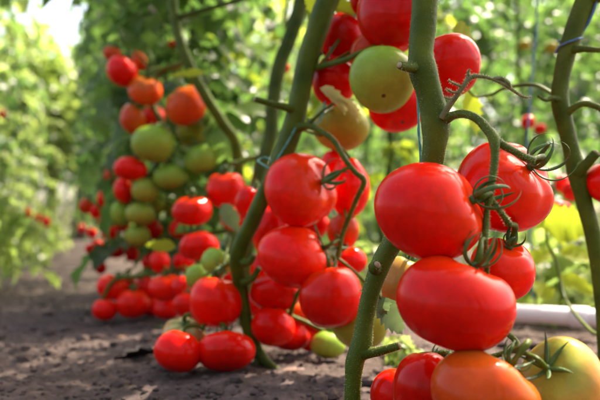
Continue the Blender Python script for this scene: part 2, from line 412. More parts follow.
# --- plant B: curved stem just behind
B = plant('tomato plant with the S-curved green stem rising from the bare soil behind the foreground plant', P(263,368,.965))
topB = [(.36,.98,1.5,.006),(.28,.95,1.05,.010),(.17,.92,.72,.013)]
wB = [(352,-60,.90,11.5),(328,0,.90,11.5),(309,55,.90,10.5),(299,100,.90,10),(289,140,.90,10.5),(271,180,.90,8),(253,220,.91,8.2),(238,256,.93,8.4),(241,290,.95,6.8),(249,333,.955,6.2),(260,358,.965,6.8),(266,374,.965,8)]
stemB = stem_mesh('stem', wB, B, nh=1800, seg=22, extra=topB, bumpy=.09)
stem_mesh('shoot_stub', [(297,111,.895,6),(284,107,.885,3.8),(268,103,.88,3.2),(255,99,.875,3.2)], B, nh=300, scar=True, n=5)
stem_mesh('shoot_stub', [(243,262,.925,5),(249,262,.915,4),(254,255,.91,3.2)], B, nh=80, scar=True, n=5)
stem_mesh('shoot_stub', [(243,282,.94,5),(252,279,.93,3.2),(259,268,.925,3)], B, nh=80, scar=True, n=5)
stem_mesh('root_flare', [(256,350,.96,6),(266,362,.95,5),(277,370,.935,3.5),(288,374,.925,2)], B, n=5, mat=M_STEM2)
stem_mesh('root_flare', [(262,356,.96,5),(252,368,.95,3.5),(240,376,.94,2)], B, n=5, mat=M_STEM2)
trB = stem_mesh('fruit_truss', [(296,128,.895,7),(309,126,.885,3.4),(322,132,.875,2.8),(334,141,.865,2.7),(344,158,.855,2.6),(355,172,.85,2.6),(364,181,.85,3.0),(358,196,.86,2.6),(350,215,.875,2.4),(342,236,.88,2.4),(338,256,.88,2.4),(330,262,.885,2.4),(300,290,.93,2.4),(290,315,.95,2.4)], B, nh=1200, seg=10)
stem_mesh('leaf_stalk', [(308,126,.885,2.4),(318,115,.88,1.6),(330,106,.88,1.4),(343,97,.88,1.2)], B, nh=100, seg=8)
trB2 = stem_mesh('fruit_truss', [(241,258,.935,4),(232,262,.95,2.6),(222,268,.96,2.2),(214,274,.95,2.2),(206,316,.94,2),(203,330,.93,2)], B, seg=8)
trB3 = stem_mesh('fruit_truss', [(305,70,.91,5),(322,66,.89,3.4),(345,60,.86,3),(362,52,.84,2.8),(384,48,.845,2.6),(395,80,.87,2.4)], B, seg=8)
trB4 = stem_mesh('fruit_truss', [(287,150,.91,5),(270,190,.96,3),(262,225,.97,2.6),(270,270,.97,2.4),(285,310,.985,2.4),(305,322,.99,2.2),(322,330,.985,2)], B, seg=8)

# --- plant C and E, dimmer stems behind B
Cp = plant('blurred straight dark stem just left of the S-curved stem at the top of the frame', P(246,326,1.32))
wC = [(316,-60,1.3,7.5),(302,0,1.3,7.5),(291,35,1.3,7.2),(279,68,1.3,7.5),(273,105,1.3,7),(270,140,1.3,6.8),(259,175,1.3,6.8),(250,230,1.31,7.5),(246,280,1.32,7.5),(246,330,1.32,8)]
stem_mesh('stem', wC, Cp, mat=M_STEM2, extra=[(.25,1.35,1.5,.006),(.12,1.3,1.0,.011)], seg=12)
trC = stem_mesh('fruit_truss', [(262,158,1.30,4),(250,158,1.29,3),(238,163,1.28,3),(228,165,1.27,2.4),(215,185,1.27,2.2),(205,196,1.25,2.2),(190,232,1.22,2.2),(200,270,1.2,2.0)], Cp, mat=M_STEM, seg=8)
E = plant('blurred dark stem slanting down to the right above the green and orange cluster', P(226,318,1.42))
wE = [(164,-70,1.42,5),(171,-10,1.42,5),(176,25,1.41,5),(186,58,1.40,5.4),(203,92,1.40,5.4),(222,122,1.42,5.4),(237,147,1.44,5),(238,200,1.46,6),(232,260,1.43,6),(226,322,1.42,7)]
stem_mesh('stem', wE, E, mat=M_STEM, extra=[(-.34,1.5,1.4,.006),(-.31,1.45,1.1,.009)], seg=12)
stem_mesh('leaf_stalk', [(176,18,1.41,4),(192,13,1.40,3),(215,7,1.39,2.6),(245,-2,1.38,2.4),(262,-10,1.37,2)], E, mat=M_STEM2, seg=8)
trE = stem_mesh('fruit_truss', [(188,62,1.40,4),(172,66,1.46,3),(158,74,1.52,3),(150,95,1.50,2.6),(160,120,1.49,2.6),(172,140,1.48,2.4),(160,160,1.48,2.4),(148,180,1.48,2.4),(134,200,1.49,2.2),(126,225,1.5,2)], E, mat=M_STEM, seg=8)
trE2 = stem_mesh('fruit_truss', [(232,262,1.43,3),(190,268,1.42,2.4),(165,272,1.40,2.2),(140,276,1.40,2.2),(115,280,1.41,2),(104,296,1.41,1.8)], E, mat=M_STEM, seg=8)

trE3 = stem_mesh('fruit_truss', [(232,200,1.46,3),(190,205,1.56,2.4),(150,212,1.64,2),(130,216,1.68,1.6),(112,216,1.7,1.5),(98,206,1.7,1.4),(86,198,1.7,1.2)], E, seg=6)
trE4 = stem_mesh('fruit_truss', [(232,230,1.44,3),(190,236,1.56,2.4),(150,238,1.64,1.8),(124,240,1.69,1.5),(106,242,1.7,1.4),(101,258,1.7,1.1)], E, seg=6)
# --- plant D on the right edge
D = plant('softly blurred stem at the right edge with blue twine wound around it', P(606,392,.8))
wD = [(612,-60,.80,10),(586,0,.80,10),(571,40,.80,9.3),(562,75,.80,8.2),(560,100,.80,8.8),(565,125,.80,8.2),(571,150,.80,8),(577,174,.80,9.5),(585,205,.80,8),(594,240,.80,8),(602,290,.80,8.5),(606,345,.80,8.5),(606,396,.80,10)]
stem_mesh('stem', wD, D, nh=1200, seg=16, extra=[(.52,.95,1.5,.006),(.45,.88,1.0,.009)])
stem_mesh('shoot_stub', [(578,172,.79,7),(587,163,.78,5.2),(596,153,.775,5)], D, scar=True, nh=60, n=5)
trD = stem_mesh('fruit_truss', [(563,118,.80,5),(572,109,.79,3.6),(582,104,.785,3.2),(592,105,.78,3.2),(604,112,.775,3),(614,135,.77,2.8),(612,160,.775,2.6)], D, nh=250, seg=10)
stem_mesh('leaf_stalk', [(572,50,.795,4.5),(585,49,.78,3.2),(600,50,.77,2.8),(620,48,.76,2.6)], D, nh=150, seg=10)
stem_mesh('leaf_stalk', [(560,100,.795,4.5),(552,98,.79,2.8),(545,100,.785,2.0),(538,96,.78,1.4)], D, nh=60, seg=8)

# ------------------------------------------------------------------ tomatoes
G1 = 'tomatoes on the foreground truss'; G2 = 'tomatoes behind the foreground stem'; G3 = 'tomatoes on the plant with the S-curved stem'
G4 = 'tomatoes low in the row beyond'; G5 = 'tomatoes in the blurred upper cluster'; G6 = 'small blurred tomatoes far along the rows'
T = tomato
allA = trA+trA2+trA3
T(429,212,55.5,49.5,.545,'red','largest glossy red tomato, upper left of the foreground truss, its calyx on its right side',axis=(.86,.34,-.38),truss=trA,group=G1,rib=.02,lobes=4,curl=(2.2,3.9),sepL=.042,sepals=6,flat=.86)
T(504,187,48.5,46,.615,'red','big ribbed red tomato at upper right of the foreground truss under an arching green stalk',axis=(.55,.55,-.62),truss=trA2,group=G1,rib=.045,lobes=6,curl=(2.2,3.9),sepL=.048,flat=.82)
T(503,269,32,31.5,.60,'red','red tomato tucked between the ribbed upper one and the large oval lower one',axis=(.15,.85,-.42),truss=trA3,group=G1,rib=.04,lobes=4,curl=(2.2,4.2),sepL=.028)
T(455.5,304,58.5,48.5,.515,'red','large wide oval red tomato at the centre of the foreground truss',axis=(.38,.90,.02),truss=trA,group=G1,rib=.035,lobes=4,curl=(2.0,3.8),sepL=.038)
T(485,398,53.5,48,.495,'orange','orange unripe tomato cut by the bottom edge, below the large oval red one',axis=(.62,.72,.12),truss=trA,group=G1,rib=.03,lobes=4,curl=(1.0,2.4),sepL=.024)
T(562,385,40,48,.535,'turning','greenish orange tomato in the bottom right corner beside a green star-shaped calyx',axis=(-.70,.60,-.52),truss=trA,group=G1,rib=.03,lobes=4,curl=(-.3,1.6),sepL=.026)
T(430,393,38,42,.585,'deep','dark red tomato at the bottom edge, left of the orange one',axis=(.4,.8,.5),calyx=1,truss=trA,group=G1)
T(397,398,27,30,.63,'red','small red tomato at the bottom edge beside the foot of the foreground stem',axis=(.5,.8,.4),truss=trA,group=G1)
# behind the foreground stem
T(382,80,33,32.5,.80,'green','round pale green tomato hanging left of the foreground stem',axis=(.05,.7,.7),truss=trB3,group=G2,rib=.02)
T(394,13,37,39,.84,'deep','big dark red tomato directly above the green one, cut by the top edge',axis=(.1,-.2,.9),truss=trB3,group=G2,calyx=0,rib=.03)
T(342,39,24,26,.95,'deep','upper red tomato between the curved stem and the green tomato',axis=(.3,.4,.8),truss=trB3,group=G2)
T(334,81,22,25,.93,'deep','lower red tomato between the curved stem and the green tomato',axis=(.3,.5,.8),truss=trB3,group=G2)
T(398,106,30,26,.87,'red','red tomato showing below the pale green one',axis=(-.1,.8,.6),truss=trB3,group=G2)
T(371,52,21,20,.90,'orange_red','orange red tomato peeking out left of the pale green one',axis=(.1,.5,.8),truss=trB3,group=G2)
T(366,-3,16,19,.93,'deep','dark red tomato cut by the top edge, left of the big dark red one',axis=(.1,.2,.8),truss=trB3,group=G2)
T(449,66,32,31.5,.74,'red','round red tomato just right of the foreground stem',axis=(-.5,.5,.7),truss=stemA[:60],group=G2,rib=.02)
T(341,125,29,26,1.0,'olive','dull olive green tomato under the two red ones beside the curved stem',axis=(.3,.8,.5),truss=trB,group=G2)
# curved stem plant
T(301,190,36.5,37,.875,'red','upper red tomato of the middle cluster with a bright curling calyx on its right',axis=(.80,.28,-.55),truss=trB,group=G3,rib=.05,lobes=4,curl=(1.8,3.6),sepL=.042)
T(295,257,38,31.5,.865,'red','wide red tomato in the middle of the cluster on the curved stem',axis=(.85,.4,-.1),truss=trB,group=G3,rib=.03,lobes=4,sepL=.044,curl=(.1,1.3))
T(331,298,32,31,.835,'red','lower right red tomato of the middle cluster with a sunlit pale top',axis=(-.1,.92,.25),truss=trB,group=G3,rib=.02,sepL=.03,curl=(.3,1.8))
T(350,188,20,30,.955,'red','red tomato half hidden behind the bright calyx of the middle cluster',axis=(0,.8,.5),truss=trB,group=G3)
T(343,231,16,19,.96,'orange_red','orange red tomato behind the dark sepals right of the middle cluster',axis=(0,.8,.5),truss=trB,group=G3)
T(350,262,17,15,.93,'red','small red tomato just above the sunlit lower right one',axis=(-.4,.8,.2),truss=trB,group=G3)
T(333,164,12,14,1.02,'red','small red tomato peeping above the middle cluster under a thin stalk',axis=(.2,.8,.5),truss=trB,group=G3)
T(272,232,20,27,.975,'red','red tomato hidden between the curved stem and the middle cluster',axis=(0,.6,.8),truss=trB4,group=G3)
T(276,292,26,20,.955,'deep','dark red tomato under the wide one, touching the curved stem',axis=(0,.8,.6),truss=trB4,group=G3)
T(273,327,22,20,.945,'red','red tomato right beside the lower end of the curved stem',axis=(.1,.8,.6),truss=trB4,group=G3)
T(290,337,20,14,1.0,'red','half hidden red tomato near the soil right of the curved stem foot',axis=(.1,.8,.6),truss=trB4,group=G3)
T(307,334,11,13,1.04,'red','smallest red tomato near the soil left of the little green one',axis=(.1,.8,.6),truss=trB4,group=G3)
T(298,315,12,12,1.01,'orange_red','small orange red tomato between the low red ones of the middle cluster',axis=(.1,.8,.6),truss=trB4,group=G3)
T(328,345,17.5,14,.98,'green','small bright green tomato lying on the soil under the middle cluster',axis=(.2,.8,.5),truss=trB4,group=G3)
T(359,322,29,29,.86,'olive','olive green tomato behind the lower part of the foreground stem',axis=(.2,.8,.5),truss=trB,group=G3,calyx=0)
T(402,287,27,31,.72,'turning','yellowish green tomato showing between the foreground stem and the large oval red one',axis=(.4,.8,.4),truss=stemA[60:],group=G2)
T(250,203,15,17,1.06,'red','red tomato glimpsed left of the curved stem beside the upper middle one',axis=(.2,.8,.6),truss=trB4,group=G3)
T(216,303,27,26,.95,'red','round red tomato left of the curved stem, above the flat one on the soil',axis=(.1,.92,.2),truss=trB2,group=G4,rib=.02)
T(226,351,29.5,21,.905,'red','flat wide red tomato resting on the soil at the foot of the curved stem',axis=(-.1,.8,.6),truss=trB2,group=G4,rib=.02)
T(178,351.5,24,21.5,.90,'red','front red tomato on the soil, leftmost of the pair left of the curved stem',axis=(.2,.8,.55),truss=trB2,group=G4,rib=.03,calyx=0)
T(184,335,22,18,.965,'shoulder','cracked tomato with pale green shoulders behind the leftmost one on the soil',axis=(.15,.85,-.5),truss=trB2,group=G4,rib=.09,lobes=6,curl=(.2,1.0),sepL=.014)
T(217,262,16,14.5,1.03,'green','green tomato just above the round red one left of the curved stem',axis=(.4,.8,.2),truss=trB2,group=G4)
T(198,277,13,13,1.08,'green','darker green tomato tucked left below the other green one near the curved stem',axis=(.3,.8,.5),truss=trB2,group=G4,calyx=0)
T(192,211,20,15,1.22,'red','left one of two red tomatoes with sparkling calyxes behind the curved stem',axis=(0,.9,-.2),truss=trC,group=G4)
T(226,190,20,18,1.27,'red','right one of two red tomatoes with sparkling calyxes behind the curved stem',axis=(-.1,.9,-.1),truss=trC,group=G4,rib=.06)
T(199,246,20,15,1.20,'red','red tomato below the left sparkling one',axis=(-.2,.8,.4),truss=trC,group=G4)
T(235,219,15,12,1.32,'red','red tomato behind a grey green leaflet near the curved stem',axis=(.2,.8,.6),truss=trC,group=G4)
T(160,262,10,11,1.38,'red','little round red tomato just below the bright yellow leaflet',axis=(.1,.9,0),truss=trE2,group=G4)
T(166,288,17,13,1.36,'red','red tomato in the low row with a glinting calyx, right of centre',axis=(0,.95,-.1),truss=trE2,group=G4)
T(133,304,17,14,1.42,'red','second red tomato from the left lying low by the path edge',axis=(0,.9,.1),truss=trE2,group=G4)
T(105,310,12.5,11,1.42,'red','leftmost small red tomato lying on the soil by the path',axis=(0,.9,.3),truss=trE2,group=G4)
T(112,287,15,13,1.44,'red','red tomato above the leftmost one by the path',axis=(.4,.85,-.1),truss=trE2,group=G4)
T(146,288,12,12,1.46,'red','red tomato squeezed in the middle of the low row by the path',axis=(0,.8,.4),truss=trE2,group=G4)
T(167,309,14,11,1.40,'red','red tomato touching the soil right of a pink dry scrap',axis=(0,.8,.4),truss=trE2,group=G4)
T(188,306,15,13,1.25,'deep','dark red tomato left behind the round red one near the curved stem',axis=(0,.8,.5),truss=trB2,group=G4)
T(184,288,13,12,1.33,'red','red tomato above the dark red one near the low green pair',axis=(0,.8,.4),truss=trE2,group=G4,calyx=0)
# upper blurred cluster
T(122,71,15.5,15.5,1.48,'red','topmost big red tomato of the blurred upper cluster',axis=(.3,.9,.2),truss=trE,group=G5)
T(113,54,9.5,8,1.55,'orange_red','small orange tomato at the top left tip of the blurred cluster',axis=(.3,.8,.2),truss=trE,group=G5)
T(139,61,8.5,10,1.55,'orange_red','small orange tomato right behind the topmost red one',axis=(.3,.8,.2),truss=trE,group=G5)
T(145,91,17,15,1.48,'orange_red','orange red tomato diagonally below the topmost one of the blurred cluster',axis=(.2,.9,-.2),truss=trE,group=G5,rib=.07)
T(133,119,13,16,1.48,'orange_red','pointed orange red tomato on the left flank of the blurred cluster',axis=(.4,.8,.1),truss=trE,group=G5)
T(154,116,12,11,1.53,'red','red tomato with a white glint between two orange ones',axis=(.1,.7,-.5),truss=trE,group=G5)
T(186,106,20,20,1.45,'orange_red','large orange tomato on the right flank of the blurred cluster',axis=(-.3,.9,.1),truss=trE,group=G5)
T(192,131,16,15,1.52,'olive','brownish half ripe tomato under the large orange one',axis=(-.3,.8,.3),truss=trE,group=G5)
T(153,144,21.5,18.5,1.44,'green','largest green tomato of the blurred upper cluster',axis=(.1,.8,.4),truss=trE,group=G5)
T(201,159,17,15,1.45,'green','green tomato at the right end of the blurred green ones',axis=(-.3,.8,.2),truss=trE,group=G5)
T(171,177,18,12.5,1.46,'green','flat green tomato below the largest green one',axis=(-.1,.8,.3),truss=trE,group=G5)
T(131,169,17,12,1.46,'red','bright red tomato left of the flat green one',axis=(.3,.8,.3),truss=trE,group=G5)
T(145,190,13.5,13,1.47,'olive','yellowish green tomato under the bright red one',axis=(.1,.8,.3),truss=trE,group=G5)
T(124,191,10,13,1.5,'red','red tomato left of the yellowish green one',axis=(.3,.8,.3),truss=trE,group=G5)
T(140,214,15,11.5,1.48,'olive','lower green tomato with a brown blush in the blurred cluster',axis=(.1,.8,.3),truss=trE,group=G5)
T(120,214,10,12.5,1.52,'green','dull green tomato at the lower left of the blurred cluster',axis=(.3,.8,.3),truss=trE,group=G5)
T(158,203,9.5,11,1.55,'green','small green tomato at the lower right of the blurred cluster',axis=(-.3,.8,.3),truss=trE,group=G5)
T(137,236,13,11,1.5,'olive','lowest greenish tomato of the blurred cluster',axis=(.1,.8,.3),truss=trE,group=G5)
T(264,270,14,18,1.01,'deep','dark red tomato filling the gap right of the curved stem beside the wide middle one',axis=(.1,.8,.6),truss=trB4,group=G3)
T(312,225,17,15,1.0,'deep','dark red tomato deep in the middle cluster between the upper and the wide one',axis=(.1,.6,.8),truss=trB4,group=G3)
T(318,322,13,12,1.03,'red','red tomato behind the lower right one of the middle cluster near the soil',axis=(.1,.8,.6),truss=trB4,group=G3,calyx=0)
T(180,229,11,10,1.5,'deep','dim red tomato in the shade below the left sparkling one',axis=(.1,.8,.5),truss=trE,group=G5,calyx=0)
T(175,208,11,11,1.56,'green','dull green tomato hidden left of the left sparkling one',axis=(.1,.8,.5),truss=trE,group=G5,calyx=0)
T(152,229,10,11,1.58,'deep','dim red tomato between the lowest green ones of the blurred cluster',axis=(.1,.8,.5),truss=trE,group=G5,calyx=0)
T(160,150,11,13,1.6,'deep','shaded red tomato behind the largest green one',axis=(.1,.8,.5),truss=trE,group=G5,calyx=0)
T(112,176,8,9,1.65,'orange_red','shaded orange tomato left of the bright red one in the blurred cluster',axis=(.1,.8,.5),truss=trE,group=G5,calyx=0)
T(126,286,11,11,1.5,'deep','dark red tomato between the two leftmost pairs by the path',axis=(.1,.8,.5),truss=trE2,group=G4,calyx=0)
T(150,306,11,11,1.47,'deep','shaded red tomato touching the soil in the low row behind its neighbours',axis=(.1,.8,.5),truss=trE2,group=G4,calyx=0)
T(184,262,11,10,1.42,'deep','dark red tomato under the lower of the sparkling ones',axis=(.1,.8,.5),truss=trE2,group=G4,calyx=0)
T(232,276,10,10,1.2,'red','red tomato peeking between the round one and the curved stem',axis=(.1,.8,.5),truss=trB2,group=G4,calyx=0)
T(150,262,9,9,1.55,'deep','dark red tomato beside the bright yellow leaflet',axis=(.1,.8,.5),truss=trE2,group=G4,calyx=0)
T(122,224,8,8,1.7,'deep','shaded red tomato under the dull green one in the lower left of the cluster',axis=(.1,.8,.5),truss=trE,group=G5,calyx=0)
T(311,343,12,9,1.06,'red','flat red tomato touching the soil just left of the little green one',axis=(.1,.8,.6),truss=trB4,group=G3,calyx=0)
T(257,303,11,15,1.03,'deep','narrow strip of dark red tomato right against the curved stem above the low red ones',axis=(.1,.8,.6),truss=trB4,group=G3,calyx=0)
# small ones down the row: (px,py,rx,ry,d,kind,label)
for a in [
 (105,199,8,9,1.695,'red','small blurred red tomato left of the green pair in the cluster'),
 (86,206,7.5,8,1.745,'orange_red','blurred orange tomato hanging farthest left in the near row'),
 (96,212,6.5,7,1.735,'red','blurred red tomato hanging low beside the farthest left orange one'),
 (109,232,8.5,8,1.675,'red','upper one of three blurred red tomatoes stacked beside the path'),
 (116,250,10,8.5,1.665,'red','middle one of three blurred red tomatoes stacked beside the path'),
 (132,254,7,8,1.66,'red','blurred red tomato right of the three stacked beside the path'),
 (98,245,5.5,5,1.705,'red','tiny blurred red tomato left of the three stacked beside the path'),
 (101,268,6,6.5,1.665,'red','tiny red tomato hanging alone above the path edge'),
 (92,233,5,5,1.71,'red','tiny red tomato low at the left fringe of the near row'),
 (104,222,6,6,1.69,'orange_red','small orange tomato between the two red groups at the left fringe'),
 (90,249,5,5,1.73,'deep','tiny dark red tomato nearest the path end among the left fringe ones'),
 (82,229,4.5,4.5,3.4,'red','tiny far red tomato just right of the path end'),
 (173,46,6,6,1.9,'orange_red','small blurred orange tomato alone among leaves at top left of centre'),
 (176,66,5,5,1.95,'red','tiny blurred red tomato near the slanting stem'),
 (27,213,5,6,3.3,'orange_red','left one of three tiny orange tomatoes in the row across the path'),
 (38,218,4.5,4.5,3.4,'orange_red','middle one of three tiny orange tomatoes in the row across the path'),
 (46,222,4.5,5.5,3.3,'red','right one of three tiny tomatoes in the row across the path'),
 (2,114,3.5,5,3.0,'orange_red','tiny orange tomato at the left edge of the picture'),
 (528,122,7,7,1.9,'red','left one of two small blurred red tomatoes in the green right background'),
 (540,129,6,5,1.95,'red','right one of two small blurred red tomatoes in the green right background'),
 (524,45,7,5,2.2,'olive','blurred dull olive brown tomato against bright leaves at upper right'),
 (551,47,7,6,2.2,'olive','second blurred dull olive brown tomato touching the right stem'),
 (285,68,5,5,1.5,'red','tiny red tomato spot beside the straight dark stem'),
]: 
    tr_ = (trE3+trE4) if a[0] < 140 and a[4] < 1.8 else None
    T(*a, truss=tr_, group=G6)
T(563,184,8,9,1.35,'red','small blurred red tomato just left of the stub on the right stem',axis=(.2,.8,.3),group=G6,calyx=0)
T(572,191,10,10,1.3,'red','blurred red tomato right behind the right stem',axis=(.2,.8,.3),group=G6,calyx=0)
T(560,209,12,8,1.4,'deep','dark red blurred tomato above the yellow leaves at right',axis=(.2,.8,.3),group=G6,calyx=0)
T(608,184,21,21,.79,'red','red tomato cut by the right edge beside the right stem',axis=(.2,.9,.1),truss=trD,group=G2)

# hanging truss stalks for the free small ones so that none floats
def row_truss(pts, label_parent): pass

# ------------------------------------------------------------------ near leaves
def leaf_px(name, base, tip, W, mat, parent, fold=.3, droop=.5, seed=1, nrm=(0,-1,.4), lob=1.6):
    b = P(*base); t = P(*tip); L = (t-b).length
    V, Fc = leaflet(b, t-b, nrm, L, W, fold=fold, droop=droop, seed=seed, nseg=13, lob=lob)
    return mesh_obj(name, V, Fc, mat, parent)
leaf_px('leaf', (372,272,.64), (404,300,.69), .022, M_LEAFG, A, droop=.8, seed=3)
leaf_px('leaf', (378,300,.66), (408,336,.66), .026, M_LEAFG, A, droop=.3, seed=5)
leaf_px('leaf', (380,296,.655), (386,318,.65), .016, M_LEAFG, A, droop=.6, seed=9)
stem_mesh('leaf_stalk', [(370,286,.63,2.4),(376,290,.64,1.5),(380,298,.655,1.3),(382,304,.66,.9)], A, seg=7)
leaf_px('leaf', (320,88,.88), (356,106,.86), .016, M_LEAFP, B, fold=.8, droop=.9, seed=6)
leaf_px('leaf', (340,98,.88), (368,124,.89), .014, M_LEAFP, B, fold=.9, droop=.5, seed=8)
leaf_px('leaf', (330,4,.95), (362,14,.95), .03, M_YEL_LIT, B, droop=.2, seed=11)
leaf_px('leaf', (318,-12,.95), (308,14,.97), .03, M_YEL_LIT, B, droop=.2, seed=12)
leaf_px('leaf', (466,92,.95), (484,140,.98), .034, M_YEL_LIT, D, fold=.15, droop=.2, seed=14)
leaf_px('leaf', (452,30,.9), (484,42,.92), .04, M_YEL_LIT, D, fold=.2, droop=.4, seed=16)
stem_mesh('leaf_stalk', [(560,100,.80,2.4),(535,85,.88,2),(505,88,.93,1.8),(490,95,.95,1.5),(470,92,.95,1.2),(452,40,.9,1)], D, seg=7)
leaf_px('leaf', (176,247,1.17), (144,244,1.17), .022, M_YEL_LIT, Cp, droop=.1, seed=18)
leaf_px('leaf', (222,204,1.1), (240,232,1.1), .03, M_LEAFG, Cp, droop=.3, seed=19)
leaf_px('leaf', (205,73,1.3), (166,75,1.3), .02, M_YEL_LIT, E, droop=.1, seed=20)

for k, (b_, t_, w_) in enumerate([((543,226,1.12),(600,222,1.1),.062),((546,202,1.15),(566,246,1.12),.042),((528,215,1.15),(556,228,1.12),.03),((560,250,1.15),(600,262,1.12),.034),((560,275,1.15),(600,296,1.12),.03),((528,262,1.2),(556,250,1.2),.03),((552,300,1.12),(530,278,1.14),.03)]):
    leaf_px('leaf', b_, t_, w_, M_YEL_LIT, D, fold=.25, droop=.12, seed=40+k, nrm=(-.1,-1,.12 if k < 3 else .5))
stem_mesh('leaf_stalk', [(604,335,.80,2.2),(590,330,.95,1.8),(566,300,1.1,1.6),(556,262,1.15,1.5),(546,236,1.15,1.3),(548,200,1.15,1)], D, seg=7)
# young low plants at right, sunlit
def young(label, px, py, d, n, L, seed, mat=M_LEAF_LIT, hgt=.12):
    g = d*0; base = P(px,py,d); base.z = .0
    o = empty('young_plant', base); tag(o, label, 'plant', 'low leafy plants on the sunlit soil')
    r_ = random.Random(seed); b = Bag(); pts = [base, base+Vector((.004,.0,hgt*.5)), base+Vector((-.004,.01,hgt))]
    pts2, rad = smooth_path(pts, [.003,.0025,.0015], 4); V, Fc = sweep(pts2, rad, 6)
    mesh_obj('stem', V, Fc, M_STEM, o)
    for k in range(n):
        a = 2*math.pi*k/n*1.618*2+r_.random(); z = hgt*(.25+.75*k/n); v = Vector((math.cos(a), math.sin(a), r_.uniform(.1,.7)))
        bb = Bag(); p0 = base+Vector((0,0,z))
        compound_leaf(bb, p0, v, L*r_.uniform(.7,1.2), nl=5, W=L*.36, droop=.8, seed=seed*50+k, nseg=7)
        bb.build('leaf', [mat, M_STEM], o)
young('low plant with broad bright yellow green leaflets beside the right stem', 572,330,1.5,9,.13,3,hgt=.2)
young('low sunlit leafy plant right behind the greenish orange tomato', 535,330,1.5,9,.10,4,hgt=.14)
young('low bright plant at the right edge below the right stem', 622,335,1.48,8,.12,5,hgt=.18)
young('low plant growing just behind the pale pipe at the right edge', 598,330,1.42,8,.10,6,hgt=.11)
young('small weed with yellow green leaves on the soil left of the pale pipe', 512,318,1.7,9,.12,7,hgt=.16)
young('faint sunlit weed between the middle cluster and the foreground truss', 378,322,1.75,10,.12,8,hgt=.15)
young('small creeping weed on the soil behind the foot of the foreground stem', 402,352,1.02,6,.05,9,hgt=.025)

# ------------------------------------------------------------------ background plants (instanced variants)
def foliage_variant(seed, H=1.75, nleaf=30, zmin=.05, spread=1.0, mats=None, L=.26, name='foliage'):
    r_ = random.Random(seed); b = Bag()
    for k in range(nleaf):
        z = zmin+(H-zmin)*(k+r_.random())/nleaf; a = k*2.4+r_.uniform(-.5,.5)
        v = Vector((math.cos(a), math.sin(a), r_.uniform(.05,.8)))
        compound_leaf(b, Vector((0,0,z)), v, L*spread*r_.uniform(.7,1.25), nl=11, W=.045*r_.uniform(.8,1.25), droop=r_.uniform(.7,1.6), seed=seed*1000+k, nseg=5)
    me = mesh_obj(name, b.V, b.F, mats or [M_LEAF, M_STEM], midx=b.M, loc=(0,0,0))
    data = me.data; bpy.data.objects.remove(me); return data
def stem_variant(seed, H=1.7):
    r_ = random.Random(seed); pts = []; x = y = 0
    for i in range(9):
        pts.append(Vector((x,y,-.02+H*i/8))); x += r_.uniform(-.035,.035); y += r_.uniform(-.035,.035)
    p, r = smooth_path(pts, [.012,.011,.0105,.010,.009,.008,.007,.005,.003], 3)
    V, Fc = sweep(p, r, 8, bumpy=.06); me = mesh_obj('stem', V, Fc, M_STEM2, loc=(0,0,0)); d = me.data; bpy.data.objects.remove(me); return d
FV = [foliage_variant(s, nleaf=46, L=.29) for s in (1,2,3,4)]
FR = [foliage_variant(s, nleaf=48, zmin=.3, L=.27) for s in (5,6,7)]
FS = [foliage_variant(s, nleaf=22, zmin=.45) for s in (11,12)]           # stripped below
FY = [foliage_variant(s, nleaf=24, mats=[M_LEAF_LIT, M_STEM]) for s in (21,22,23)]
FL = [foliage_variant(s, H=.32, nleaf=16, zmin=.02, mats=[M_LEAF_LIT, M_STEM], L=.2) for s in (31,32)]
SV = [stem_variant(s) for s in (1,2,3)]
def bg_plant(x, y, fol, label, group, sc=1.0, stem=True, name='tomato_plant', cat='tomato plant'):
    o = empty(name, (x,y,0)); tag(o, label, cat, group); o.rotation_euler.z = rng.random()*6.28; o.scale = (sc,sc,sc*rng.uniform(.92,1.1))
    f = bpy.data.objects.new('foliage', fol); COL.objects.link(f); f.parent = o
    if stem:
        s = bpy.data.objects.new('stem', rng.choice(SV)); COL.objects.link(s); s.parent = o
    return o
# canopy of the near plants: leaves above the frame and a few behind
def canopy(parent, x, y, z0, z1, n, seed, L=.26, mats=None):
    r_ = random.Random(seed); b = Bag()
    for k in range(n):
        z = z0+(z1-z0)*(k+r_.random())/n; a = k*2.4+r_.random()
        v = Vector((math.cos(a), math.sin(a), r_.uniform(.1,.8)))
        compound_leaf(b, Vector((x,y,z)), v, L*r_.uniform(.7,1.2), nl=9, W=.055, droop=r_.uniform(.7,1.5), seed=seed*77+k, nseg=5)
    b.build('foliage', mats or [M_LEAF, M_STEM], parent)
canopy(A, .12, .62, .62, 1.5, 20, 1)
canopy(B, .24, .95, .75, 1.5, 26, 2, L=.3)
canopy(Cp, .12, 1.35, .78, 1.8, 56, 3, L=.33)
canopy(Cp, -.13, 1.55, .12, .5, 9, 33, L=.17)
canopy(E, -.30, 1.68, .10, .7, 20, 34, L=.2)
canopy(E, -.36, 1.72, .72, 1.6, 34, 4, L=.28)
canopy(D, .46, .90, .75, 1.5, 24, 5, L=.3)

